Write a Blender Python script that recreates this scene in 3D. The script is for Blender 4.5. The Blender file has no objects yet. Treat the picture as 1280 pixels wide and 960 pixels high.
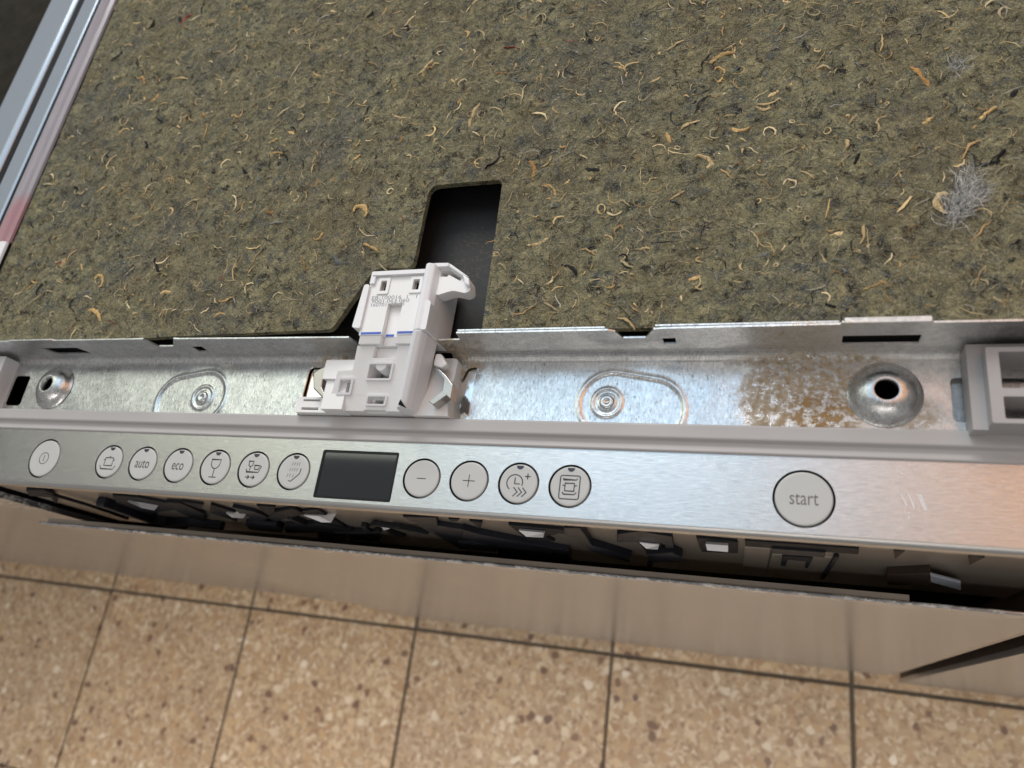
import bpy, bmesh, math, random
import numpy as np
from mathutils import Vector, Matrix, noise as mnoise
from mathutils.geometry import tessellate_polygon

SC = bpy.context.scene
COL = SC.collection
random.seed(7)
RNG = np.random.default_rng(11)

# ------------------------------------------------------------------ camera
CAM_C = np.array([0.18374, -0.11002, 0.30542])
CAM_R = np.array([[0.941683, 0.133104, -0.309056],
                  [0.005335, -0.924232, -0.381794],
                  [-0.336458, 0.35788, -0.871044]])
CAM_F = 932.42                      # focal length in pixels of the 1280 px photograph
cd = bpy.data.cameras.new("camera")
cam = bpy.data.objects.new("camera", cd)
COL.objects.link(cam)
_m = Matrix.Identity(4)
for _i in range(3):
    _m[_i][0] = CAM_R[0][_i]; _m[_i][1] = -CAM_R[1][_i]; _m[_i][2] = -CAM_R[2][_i]; _m[_i][3] = CAM_C[_i]
cam.matrix_world = _m
cd.sensor_width = 36.0
cd.lens = CAM_F / 1280 * 36
cd.clip_start = 0.01
cd.clip_end = 50
cd.dof.use_dof = True
cd.dof.focus_distance = 0.37
cd.dof.aperture_fstop = 8.8
SC.camera = cam

# ------------------------------------------------------------------ world and lamps
world = bpy.data.worlds.new("World")
SC.world = world
world.use_nodes = True
bg = world.node_tree.nodes["Background"]
bg.inputs[0].default_value = (1.0, 0.985, 0.96, 1)
bg.inputs[1].default_value = 0.26


def area(name, loc, target, sx, sy, watts, color, spread=180):
    l = bpy.data.lights.new(name, 'AREA')
    l.shape = 'RECTANGLE'; l.size = sx; l.size_y = sy
    l.energy = watts; l.color = color
    l.spread = math.radians(spread)
    o = bpy.data.objects.new(name, l)
    COL.objects.link(o)
    o.location = loc
    d = Vector(target) - Vector(loc)
    o.rotation_euler = d.to_track_quat('-Z', 'Y').to_euler()
    return o


# cool daylight from overhead, greenish tube light on the left, warm lamp on the right
area("daylight_lamp", (-0.235, 1.0, 1.72), (-0.235, 1.0, 0), 1.09, 1.5, 7.0, (0.50, 0.75, 1.0))
area("tube_lamp", (-1.51, 1.065, 1.72), (-1.51, 1.065, 0), 1.18, 1.20, 7.4, (0.95, 1.0, 0.82))
area("warm_lamp", (1.15, 0.85, 1.72), (1.15, 0.85, 0), 1.20, 1.5, 7.0, (1.0, 0.47, 0.20))
area("window_light", (-0.5, 2.6, 1.9), (0.0, 0.1, 0), 1.8, 1.3, 60, (1.0, 0.98, 0.94))
area("floor_fill_light", (-0.1, -1.3, 1.6), (-0.1, -1.2, -0.7), 2.6, 0.7, 25, (1.0, 0.93, 0.86), 74)  # added unseen fill that brightens the floor, spread narrowed to miss the panel

SC.view_settings.view_transform = 'Standard'
SC.view_settings.look = 'None'
SC.view_settings.exposure = 0.18
SC.view_settings.gamma = 1.0
SC.view_settings.use_curve_mapping = False
SC.render.engine = 'CYCLES'


# ------------------------------------------------------------------ helpers
def ray(u, v):
    d = np.array([(u - 640) / CAM_F, (v - 480) / CAM_F, 1.0])
    return CAM_R.T @ d


def at_y(u, v, y):
    d = ray(u, v); t = (y - CAM_C[1]) / d[1]; q = CAM_C + t * d
    return (q[0], q[2])


def at_z(u, v, z):
    d = ray(u, v); t = (z - CAM_C[2]) / d[2]; q = CAM_C + t * d
    return (q[0], q[1])


class NT:
    """small node-graph helper"""
    def __init__(s, name):
        s.m = bpy.data.materials.new(name); s.m.use_nodes = True
        s.t = s.m.node_tree; s.b = s.t.nodes["Principled BSDF"]

    def n(s, kind, **kw):
        nd = s.t.nodes.new(kind)
        for k, v in kw.items():
            if k.startswith('i_'):
                key = k[2:]
                key = int(key) if key.isdigit() else key.replace('_', ' ')
                s.put(nd.inputs[key], v)
            else:
                setattr(nd, k, v)
        return nd

    def put(s, sock, v):
        if isinstance(v, bpy.types.NodeSocket):
            s.t.links.new(v, sock)
        elif isinstance(v, tuple) and len(v) == 3 and sock.type == 'RGBA':
            sock.default_value = (*v, 1)
        else:
            sock.default_value = v

    def set(s, **kw):
        for k, v in kw.items():
            s.put(s.b.inputs[k.replace('_', ' ')], v)

    def pos(s, scale=(1, 1, 1), obj=False):
        src = s.n('ShaderNodeTexCoord').outputs['Object'] if obj else s.n('ShaderNodeNewGeometry').outputs['Position']
        return s.n('ShaderNodeVectorMath', operation='MULTIPLY', i_0=src, i_1=scale).outputs[0]

    def noise(s, vec, scale, detail=4, rough=0.6, dist=0.0):
        nd = s.n('ShaderNodeTexNoise', i_Vector=vec, i_Scale=scale, i_Detail=detail, i_Roughness=rough, i_Distortion=dist)
        return nd.outputs['Fac']

    def vor(s, vec, scale, out='Distance', feature='F1', rand=1.0):
        nd = s.n('ShaderNodeTexVoronoi', feature=feature, i_Vector=vec, i_Scale=scale, i_Randomness=rand)
        return nd.outputs[out]

    def ramp(s, fac, stops, interp='LINEAR'):
        nd = s.n('ShaderNodeValToRGB', i_Fac=fac)
        cr = nd.color_ramp; cr.interpolation = interp
        while len(cr.elements) < len(stops):
            cr.elements.new(0.5)
        for e, (p, c) in zip(cr.elements, stops):
            e.position = p
            e.color = (c, c, c, 1) if not isinstance(c, tuple) else (*c, 1)
        return nd.outputs['Color']

    def mix(s, fac, a, b, blend='MIX'):
        nd = s.n('ShaderNodeMix', data_type='RGBA', blend_type=blend)
        s.put(nd.inputs[0], fac); s.put(nd.inputs[6], a); s.put(nd.inputs[7], b)
        return nd.outputs[2]

    def math(s, op, a, b=0.0, c=0.0, clamp=False):
        nd = s.n('ShaderNodeMath', operation=op, use_clamp=clamp)
        s.put(nd.inputs[0], a); s.put(nd.inputs[1], b); s.put(nd.inputs[2], c)
        return nd.outputs[0]

    def sep(s, vec):
        return s.n('ShaderNodeSeparateXYZ', i_0=vec).outputs

    def bump(s, h, strength=0.5, dist=0.001, normal=None):
        nd = s.n('ShaderNodeBump', i_Height=h, i_Strength=strength, i_Distance=dist)
        if normal is not None:
            s.put(nd.inputs['Normal'], normal)
        s.put(s.b.inputs['Normal'], nd.outputs[0])
        return nd.outputs[0]

    def box_mask(s, vec, cx, cy, rx, ry, soft=0.5, wobble=None):
        """soft elliptical patch in x, y; about 1 inside, 0 outside"""
        x, y, _ = s.sep(vec)
        dx = s.math('DIVIDE', s.math('SUBTRACT', x, cx), rx)
        dy = s.math('DIVIDE', s.math('SUBTRACT', y, cy), ry)
        r = s.math('ADD', s.math('MULTIPLY', dx, dx), s.math('MULTIPLY', dy, dy))
        if wobble is not None:
            r = s.math('ADD', r, s.math('MULTIPLY', s.math('SUBTRACT', wobble, 0.5), 1.6))
        nd = s.n('ShaderNodeMapRange', i_0=r, i_1=1.0 - soft, i_2=1.0 + soft, i_3=1.0, i_4=0.0)
        nd.clamp = True
        return nd.outputs[0]


def mesh_obj(name, verts, faces, mats, parent=None, smooth=False, slots=None):
    me = bpy.data.meshes.new(name)
    me.from_pydata([tuple(map(float, v)) for v in verts], [], [tuple(map(int, f)) for f in faces])
    return fin(name, me, mats, parent, smooth, slots)


def fin(name, me, mats, parent=None, smooth=False, slots=None):
    if not isinstance(mats, (list, tuple)):
        mats = [mats]
    for m in mats:
        me.materials.append(m)
    if slots is not None:
        me.polygons.foreach_set('material_index', np.array(slots, dtype=np.int32))
    if smooth:
        me.polygons.foreach_set('use_smooth', np.ones(len(me.polygons), dtype=bool))
    me.update()
    o = bpy.data.objects.new(name, me)
    COL.objects.link(o)
    if parent is not None:
        attach(o, parent)
    return o


def attach(o, parent):
    o.parent = parent
    w = Vector((0, 0, 0)); q = parent
    while q is not None:
        w += q.location; q = q.parent
    o.location = o.location - w


def thing(name, loc, label, cat, group=None):
    o = bpy.data.objects.new(name, None)
    COL.objects.link(o)
    o.empty_display_size = 0.05
    o.location = loc
    o["label"] = label; o["category"] = cat
    if group:
        o["group"] = group
    return o


class MB:
    """collects shapes for one mesh"""
    def __init__(s):
        s.v = []; s.f = []; s.s = []

    def add(s, v, f, slot=0):
        k = len(s.v); s.v += [tuple(p) for p in v]
        s.f += [tuple(i + k for i in q) for q in f]; s.s += [slot] * len(f)
        return s

    def box(s, x0, x1, y0, y1, z0, z1, slot=0):
        v = [(x0, y0, z0), (x1, y0, z0), (x1, y1, z0), (x0, y1, z0), (x0, y0, z1), (x1, y0, z1), (x1, y1, z1), (x0, y1, z1)]
        return s.add(v, [(3, 2, 1, 0), (4, 5, 6, 7), (0, 1, 5, 4), (1, 2, 6, 5), (2, 3, 7, 6), (3, 0, 4, 7)], slot)

    def poly(s, outer, holes, a0, a1, axis='z', slot=0):
        """extrude a 2-D outline with holes between a0 and a1 along an axis; 2-D is (x,y), (x,z) or (y,z)"""
        loops = [ccw(outer, True)] + [ccw(h, False) for h in holes]
        flat = [p for l in loops for p in l]
        tris = tessellate_polygon([[Vector((p[0], p[1], 0)) for p in l] for l in loops])

        def to3(p, a):
            return {'z': (p[0], p[1], a), 'y': (p[0], a, p[1]), 'x': (a, p[0], p[1])}[axis]
        n = len(flat)
        v = [to3(p, a0) for p in flat] + [to3(p, a1) for p in flat]
        f = []
        flip = (axis == 'y') != (a1 < a0)
        for t in tris:
            p = [flat[i] for i in t]
            ar = (p[1][0] - p[0][0]) * (p[2][1] - p[0][1]) - (p[2][0] - p[0][0]) * (p[1][1] - p[0][1])
            t = tuple(t) if ar > 0 else tuple(reversed(t))
            top = tuple(i + n for i in t); bot = tuple(reversed(t))
            if flip:
                top = tuple(reversed(top)); bot = tuple(reversed(bot))
            f += [top, bot]
        k = 0
        for l in loops:
            m = len(l)
            for i in range(m):
                j = (i + 1) % m
                q = (k + i, k + j, k + j + n, k + i + n)
                f.append(tuple(reversed(q)) if flip else q)
            k += m
        return s.add(v, f, slot)

    def prism_x(s, prof, x0, x1, slot=0):
        return s.poly(prof, [], x0, x1, 'x', slot)

    def lathe(s, prof, c, n=40, slot=0):
        """prof: list of (r, z) about the vertical axis at c"""
        v = []; f = []
        for r, z in prof:
            for i in range(n):
                a = 2 * math.pi * i / n
                v.append((c[0] + r * math.cos(a), c[1] + r * math.sin(a), c[2] + z))
        for k in range(len(prof) - 1):
            for i in range(n):
                j = (i + 1) % n
                f.append((k * n + i, k * n + j, (k + 1) * n + j, (k + 1) * n + i))
        if prof[-1][0] > 1e-9 and s.cap:
            f.append(tuple((len(prof) - 1) * n + i for i in range(n)))
        return s.add(v, f, slot)
    cap = True

    def ribbon(s, pts, w, z0, z1, closed=False, slot=0):
        """flat printed stroke along 2-D points"""
        P = [Vector(p) for p in pts]
        n = len(P)
        L = []; R_ = []
        for i in range(n):
            a = P[i - 1] if (i > 0 or closed) else P[i]
            b = P[(i + 1) % n] if (i < n - 1 or closed) else P[i]
            d = (b - a)
            if d.length < 1e-9:
                d = Vector((1, 0))
            d.normalize(); nn = Vector((-d.y, d.x))
            sc = 1.0
            if 0 < i < n - 1 or closed:
                e = (P[i] - a).normalized()
                c = max(0.5, abs(e.dot(d))); sc = 1 / c
            L.append(P[i] + nn * w / 2 * sc); R_.append(P[i] - nn * w / 2 * sc)
        m = n if closed else n - 1
        v = [(p.x, p.y, z1) for p in L] + [(p.x, p.y, z1) for p in R_]
        f = [(i, i + n, (i + 1) % n + n, (i + 1) % n) for i in range(m)]
        return s.add(v, f, slot)

    def build(s, name, mats, parent=None, smooth=False, bevel=0, segs=2, angle=40):
        o = mesh_obj(name, s.v, s.f, mats, parent, smooth, s.s)
        if bevel:
            md = o.modifiers.new('bevel', 'BEVEL')
            md.width = bevel; md.segments = segs; md.limit_method = 'ANGLE'
            md.angle_limit = math.radians(angle)
            md.harden_normals = False
        return o


def ccw(p, want):
    a = sum(p[i][0] * p[(i + 1) % len(p)][1] - p[(i + 1) % len(p)][0] * p[i][1] for i in range(len(p)))
    p = list(p)
    return p if (a > 0) == want else p[::-1]


def rect(x0, x1, y0, y1, r=0.0, n=5):
    if r <= 0:
        return [(x0, y0), (x1, y0), (x1, y1), (x0, y1)]
    out = []
    for cx, cy, a0 in ((x1 - r, y0 + r, -90), (x1 - r, y1 - r, 0), (x0 + r, y1 - r, 90), (x0 + r, y0 + r, 180)):
        for i in range(n + 1):
            a = math.radians(a0 + 90 * i / n)
            out.append((cx + r * math.cos(a), cy + r * math.sin(a)))
    return out


def circle(cx, cy, r, n=48):
    return [(cx + r * math.cos(2 * math.pi * i / n), cy + r * math.sin(2 * math.pi * i / n)) for i in range(n)]


def round_poly(pts, r, n=5):
    """round each corner of a polygon by about r (r may be a list)"""
    out = []
    m = len(pts)
    for i in range(m):
        p = Vector(pts[i]); a = Vector(pts[i - 1]); b = Vector(pts[(i + 1) % m])
        rr = r[i] if isinstance(r, (list, tuple)) else r
        if rr <= 0:
            out.append(tuple(p)); continue
        da = (a - p); db = (b - p)
        rr = min(rr, da.length * .45, db.length * .45)
        s = p + da.normalized() * rr; e = p + db.normalized() * rr
        for k in range(n + 1):
            t = k / n
            q = s * (1 - t) ** 2 + p * 2 * t * (1 - t) + e * t * t
            out.append(tuple(q))
    return out


def poly_sdf(X, Y, pts):
    """signed distance to a polygon, negative inside"""
    d = np.full(X.shape, 1e9); ins = np.zeros(X.shape, bool)
    n = len(pts)
    for i in range(n):
        ax, ay = pts[i]; bx, by = pts[(i + 1) % n]
        ex, ey = bx - ax, by - ay
        L = ex * ex + ey * ey
        if L < 1e-16:
            continue
        t = np.clip(((X - ax) * ex + (Y - ay) * ey) / L, 0, 1)
        d = np.minimum(d, np.hypot(X - ax - t * ex, Y - ay - t * ey))
        if abs(ey) > 1e-12:
            c = ((ay > Y) != (by > Y)) & (X < (bx - ax) * (Y - ay) / ey + ax)
            ins ^= c
    return np.where(ins, -d, d)


def sheet(name, x0, x1, y0, y1, cell, sdf, height, thick, mats, parent):
    """a relief sheet on a fine grid, trimmed to sdf<0, with real edges of the given thickness"""
    nx = int(round((x1 - x0) / cell)); ny = int(round((y1 - y0) / cell))
    X, Y = np.meshgrid(np.linspace(x0, x1, nx + 1), np.linspace(y0, y1, ny + 1), indexing='ij')
    S = sdf(X, Y)
    Xc = (X[:-1, :-1] + X[1:, 1:]) / 2; Yc = (Y[:-1, :-1] + Y[1:, 1:]) / 2
    keep = sdf(Xc, Yc) < 0
    idx = np.arange((nx + 1) * (ny + 1)).reshape(nx + 1, ny + 1)
    q = np.stack([idx[:-1, :-1], idx[1:, :-1], idx[1:, 1:], idx[:-1, 1:]], -1)[keep]
    e = np.concatenate([q[:, [0, 1]], q[:, [1, 2]], q[:, [2, 3]], q[:, [3, 0]]])
    key = np.sort(e, 1); key = key[:, 0].astype(np.int64) * (nx + 1) * (ny + 1) + key[:, 1]
    u, inv, cnt = np.unique(key, return_inverse=True, return_counts=True)
    be = e[cnt[inv] == 1]
    bv = np.unique(be)
    xf, yf = X.ravel().copy(), Y.ravel().copy()
    for _ in range(2):
        bx, by = xf[bv], yf[bv]; h = cell * .25
        s0 = sdf(bx, by); gx = (sdf(bx + h, by) - sdf(bx - h, by)) / (2 * h); gy = (sdf(bx, by + h) - sdf(bx, by - h)) / (2 * h)
        gl = np.maximum(np.hypot(gx, gy), .3)
        st = np.clip(s0, -cell, cell)
        xf[bv] -= st * gx / gl; yf[bv] -= st * gy / gl
    zf = height(xf, yf)
    used = np.unique(q)
    remap = -np.ones(len(xf), np.int64); remap[used] = np.arange(len(used))
    V = np.stack([xf, yf, zf], 1)[used]
    q = remap[q]; be = remap[be]; bvr = np.unique(be)
    nb_ = len(bvr)
    low = -np.ones(len(V), np.int64); low[bvr] = len(V) + np.arange(nb_)
    V2 = V[bvr].copy(); V3 = V2.copy(); V3[:, 2] -= thick
    walls = np.stack([low[be[:, 1]], low[be[:, 0]], low[be[:, 0]] + nb_, low[be[:, 1]] + nb_], 1)
    V = np.concatenate([V, V2, V3]); F = np.concatenate([q, walls])
    me = bpy.data.meshes.new(name)
    me.vertices.add(len(V)); me.vertices.foreach_set('co', V.ravel().astype(np.float32))
    me.loops.add(F.size); me.loops.foreach_set('vertex_index', F.ravel().astype(np.int32))
    me.polygons.add(len(F)); me.polygons.foreach_set('loop_start', np.arange(0, F.size, 4, dtype=np.int32))
    me.polygons.foreach_set('loop_total', np.full(len(F), 4, np.int32))
    sm = np.ones(len(F), bool); sm[len(q):] = False
    me.update(calc_edges=True)
    me.polygons.foreach_set('use_smooth', sm)
    me.validate()
    return fin(name, me, mats, parent)


def text_mesh(body, size, squeeze=1.0, bold=0.0):
    c = bpy.data.curves.new('txt', 'FONT')
    c.body = body; c.size = size; c.align_x = 'CENTER'; c.align_y = 'CENTER'; c.offset = bold
    c.resolution_u = 3
    o = bpy.data.objects.new('txt', c)
    COL.objects.link(o)
    bpy.context.view_layer.update()
    dg = bpy.context.evaluated_depsgraph_get()
    me = bpy.data.meshes.new_from_object(o.evaluated_get(dg))
    v = [(p.co.x * squeeze, p.co.y) for p in me.vertices]
    f = [tuple(p.vertices) for p in me.polygons]
    bpy.data.objects.remove(o); bpy.data.curves.remove(c); bpy.data.meshes.remove(me)
    return v, f


def vnoise(x, y, seed=0):
    """smooth value noise on arrays"""
    xi = np.floor(x).astype(np.int64); yi = np.floor(y).astype(np.int64)
    fx = x - xi; fy = y - yi
    fx = fx * fx * (3 - 2 * fx); fy = fy * fy * (3 - 2 * fy)

    def h(a, b):
        n = (a * 374761393 + b * 668265263 + seed * 1442695041) & 0xFFFFFFFF
        n = ((n ^ (n >> 13)) * 1274126177) & 0xFFFFFFFF
        return ((n ^ (n >> 16)) & 0xFFFF) / 65535.0
    return (h(xi, yi) * (1 - fx) + h(xi + 1, yi) * fx) * (1 - fy) + (h(xi, yi + 1) * (1 - fx) + h(xi + 1, yi + 1) * fx) * fy


# ------------------------------------------------------------------ materials
def m_simple(name, color, rough=0.5, metal=0.0, bump=0.0, bscale=900, var=0.0, spec=0.5):
    g = NT(name)
    p = g.pos()
    if var:
        n = g.noise(p, 60, 5)
        c = g.mix(n, tuple(x * (1 - var) for x in color), tuple(min(1, x * (1 + var)) for x in color))
        g.set(Base_Color=c)
    else:
        g.set(Base_Color=color)
    g.set(Roughness=rough, Metallic=metal)
    g.b.inputs['Specular IOR Level'].default_value = spec
    if bump:
        g.bump(g.noise(p, bscale, 3), bump, 0.0004)
    return g.m


def m_felt(name):
    g = NT(name)
    p = g.pos()
    warp = g.n('ShaderNodeTexNoise', i_Vector=p, i_Scale=70.0, i_Detail=3.0)
    pw = g.n('ShaderNodeVectorMath', operation='MULTIPLY_ADD', i_0=warp.outputs['Color'], i_1=(0.012, 0.012, 0.012), i_2=p).outputs[0]
    n1 = g.noise(pw, 120, 7, 0.75)
    n2 = g.noise(pw, 420, 4, 0.75)
    n3 = g.noise(p, 26, 4, 0.6)
    c = g.ramp(n1, [(0.28, (0.050, 0.056, 0.056)), (0.42, (0.140, 0.138, 0.096)), (0.55, (0.215, 0.198, 0.122)), (0.72, (0.360, 0.322, 0.205))])
    c = g.mix(g.ramp(n2, [(0.35, 0.0), (0.68, 1.0)]), c, g.mix(1.0, c, (1.85, 1.78, 1.6), 'MULTIPLY'))
    c = g.mix(g.ramp(g.noise(p, 130, 5, .7), [(0.54, 0.0), (0.64, 0.85)]), c, (0.088, 0.100, 0.106))
    c = g.mix(g.ramp(g.noise(pw, 180, 5, .7), [(0.36, 0.95), (0.46, 0.0)]), c, (0.016, 0.018, 0.020))
    c = g.mix(g.ramp(n3, [(0.40, 0.0), (0.7, 0.45)]), c, (0.175, 0.128, 0.068))
    c = g.mix(g.ramp(g.noise(p, 17, 4, .6), [(0.52, 0.0), (0.68, 0.5)]), c, (0.105, 0.112, 0.114))
    grit = g.noise(pw, 1900, 3, 0.8)
    c = g.mix(g.ramp(grit, [(0.34, 0.85), (0.47, 0.0)]), c, (0.020, 0.020, 0.018))
    c = g.mix(g.ramp(grit, [(0.54, 0.0), (0.66, 0.8)]), c, (0.46, 0.42, 0.33))
    c = g.mix(1.0, c, (1.04, 1.06, 1.07), 'MULTIPLY')
    g.set(Base_Color=c, Roughness=1.0)
    g.b.inputs['Specular IOR Level'].default_value = 0.08
    h = g.math('ADD', g.math('MULTIPLY', n1, 1.0), g.math('MULTIPLY', n2, 0.7))
    h = g.math('ADD', h, g.math('MULTIPLY', g.noise(pw, 1500, 2, .6), 0.35))
    g.bump(h, 1.0, 0.0026)
    return g.m


def m_fibre(name, col, var=0.35):
    g = NT(name)
    r = g.n('ShaderNodeObjectInfo').outputs['Random']
    p = g.pos()
    c = g.mix(r, tuple(x * (1 - var) for x in col), tuple(x * (1 + var) for x in col))
    c = g.mix(g.ramp(g.noise(p, 900, 5, .75), [(0.38, 0.0), (0.62, 1.0)]), c, g.mix(1.0, c, (0.55, 0.50, 0.44), 'MULTIPLY'))
    g.set(Base_Color=c, Roughness=0.85)
    g.b.inputs['Specular IOR Level'].default_value = 0.2
    g.bump(g.noise(p, 1800, 3), 0.5, 0.0003)
    return g.m


def m_attr(name):
    g = NT(name)
    a = g.n('ShaderNodeVertexColor', layer_name='tint').outputs['Color']
    g.set(Base_Color=a, Roughness=0.9)
    g.b.inputs['Specular IOR Level'].default_value = 0.15
    return g.m


def m_galv(name, rusty=True, dull=0.0):
    g = NT(name)
    p = g.pos()
    n = g.noise(p, 220, 5, 0.65)
    sp = g.vor(g.pos((1, 0.35, 1)), 1300, 'Color')
    spx = g.sep(sp)[0]
    base = g.ramp(n, [(0.3, (0.50, 0.51, 0.52)), (0.7, (0.76, 0.77, 0.77))])
    base = g.mix(0.35, base, g.ramp(spx, [(0.0, 0.45), (1.0, 0.9)]))
    pits = g.ramp(g.noise(g.pos((1, 0.3, 1)), 1100, 3, 0.7), [(0.56, 0.0), (0.66, 0.8)])
    pits = g.math('MULTIPLY', pits, g.ramp(g.noise(p, 45, 3), [(0.36, 0.15), (0.6, 1.0)]))
    base = g.mix(pits, base, (0.16, 0.15, 0.14))
    rough = g.math('ADD', g.math('MULTIPLY', g.noise(p, 120, 4), 0.20), 0.15 + dull)
    metal = 1.0
    h = g.math('ADD', g.math('MULTIPLY', spx, 0.8), g.noise(g.pos((1.3, 0.35, 1)), 900, 4, .7))
    if rusty:
        wob = g.noise(p, 140, 6, 0.75)
        fine = g.noise(p, 300, 7, 0.8)
        m1 = g.box_mask(p, 0.194, 0.009, 0.025, 0.020, 0.30, wob)
        m2 = g.box_mask(p, 0.036, 0.023, 0.013, 0.010, 0.5, wob)
        m3 = g.math('MAXIMUM', g.box_mask(p, -0.030, 0.026, 0.016, 0.004, 0.6, wob), g.box_mask(p, 0.197, 0.0265, 0.030, 0.0035, 0.6, wob))
        m4 = g.box_mask(p, 0.0395, 0.000, 0.006, 0.007, 0.5, wob)
        m5 = g.box_mask(p, 0.232, 0.003, 0.012, 0.008, 0.7, wob)
        m6 = g.box_mask(p, -0.224, -0.004, 0.008, 0.004, 0.7, wob)
        edge = g.math('MAXIMUM', g.math('MAXIMUM', m1, m2), g.math('MAXIMUM', m3, m4))
        edge = g.math('MAXIMUM', edge, g.math('MULTIPLY', g.math('MAXIMUM', m5, m6), 0.8))
        rustm = g.math('MULTIPLY', edge, g.ramp(fine, [(0.43, 0.0), (0.53, 1.0)]))
        core = g.math('MULTIPLY', g.box_mask(p, 0.199, 0.003, 0.013, 0.010, 0.7, wob), g.ramp(fine, [(0.42, 0.0), (0.52, 1.0)]))
        spk = g.math('MULTIPLY', g.ramp(g.noise(p, 800, 3, .7), [(0.63, 0.0), (0.68, 1.0)]), g.ramp(g.noise(p, 38, 3), [(0.5, 0.0), (0.62, 0.8)]))
        rc = g.ramp(g.noise(p, 330, 5, .7), [(0.3, (0.27, 0.19, 0.11)), (0.5, (0.45, 0.36, 0.25)), (0.72, (0.62, 0.55, 0.45))])
        rc = g.mix(core, rc, g.ramp(g.noise(p, 300, 4), [(0.35, (0.17, 0.085, 0.028)), (0.65, (0.40, 0.25, 0.10))]))
        rustm = g.math('MAXIMUM', rustm, g.math('MULTIPLY', core, 0.9))
        # white zinc bloom beside the rust
        wz = g.math('MULTIPLY', g.box_mask(p, 0.225, 0.010, 0.040, 0.030, 0.4, wob), 0.65)
        base = g.mix(wz, base, g.ramp(fine, [(0.4, (0.55, 0.54, 0.52)), (0.6, (0.80, 0.79, 0.78))]))
        base = g.mix(spk, base, (0.27, 0.22, 0.17))
        base = g.mix(rustm, base, rc)
        metal = g.math('SUBTRACT', 1.0, g.math('MAXIMUM', rustm, g.math('MULTIPLY', wz, 0.8)), clamp=True)
        rough = g.math('MAXIMUM', rough, g.math('MULTIPLY', rustm, 0.9))
        h = g.math('ADD', h, g.math('MULTIPLY', rustm, g.math('ADD', 0.6, fine)))
    g.set(Base_Color=base, Roughness=rough, Metallic=metal)
    g.bump(h, 0.26, 0.0005)
    return g.m


def m_brushed(name):
    g = NT(name)
    p = g.pos()
    streak = g.noise(g.pos((1, 16, 1)), 170, 4, 0.7)
    fine = g.noise(g.pos((1, 30, 1)), 420, 3, 0.7)
    dash = g.ramp(g.noise(g.pos((1, 9, 1)), 210, 2, 0.5), [(0.66, 0.0), (0.75, 1.0)])
    smudge = g.noise(p, 28, 4, .6)
    c = g.mix(g.ramp(streak, [(0.3, 0.0), (0.7, 1.0)]), (0.50, 0.495, 0.485), (0.68, 0.675, 0.665))
    c = g.mix(g.math('MULTIPLY', dash, 0.5), c, (0.86, 0.86, 0.86))
    rough = g.math('ADD', 0.17, g.math('MULTIPLY', g.math('ADD', streak, smudge), 0.05))
    g.set(Base_Color=c, Metallic=1.0, Roughness=rough, Anisotropic=0.95, Anisotropic_Rotation=0.25)
    tan = g.n('ShaderNodeTangent', direction_type='UV_MAP', uv_map='brush')
    g.put(g.b.inputs['Tangent'], tan.outputs[0])
    g.bump(g.math('ADD', streak, fine), 0.22, 0.0002)
    return g.m


def m_door(name):
    g = NT(name)
    p = g.pos()
    x, y, z = g.sep(p)
    n = g.noise(g.pos((1, 1, 0.35)), 14, 5, .6)
    scr = g.ramp(g.noise(g.pos((1, 1, 9)), 60, 4, .7), [(0.62, 0.0), (0.75, 0.4)])
    c = g.mix(n, (0.38, 0.385, 0.40), (0.46, 0.465, 0.48))
    c = g.mix(scr, c, (0.68, 0.68, 0.68))
    # chipped white paint along the folded top edge, as on the real door
    top = g.n('ShaderNodeMapRange', i_0=z, i_1=-0.100, i_2=-0.080, i_3=0.0, i_4=1.0).outputs[0]
    chip = g.math('MULTIPLY', top, g.ramp(g.noise(g.pos((0.5, 1, 1)), 190, 5, .75), [(0.47, 0.0), (0.60, 0.8)]))
    spots = g.ramp(g.noise(g.pos((1, 1, .5)), 55, 4, .6), [(0.73, 0.0), (0.77, 0.8)])
    chip = g.math('MAXIMUM', chip, spots)
    c = g.mix(chip, c, (0.78, 0.77, 0.75))
    g.set(Base_Color=c, Metallic=g.math('SUBTRACT', 0.75, g.math('MULTIPLY', chip, 0.75)),
          Roughness=g.math('ADD', 0.165, g.math('MULTIPLY', n, 0.12)))
    g.bump(g.noise(p, 300, 4), 0.05, 0.0005)
    return g.m


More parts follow.
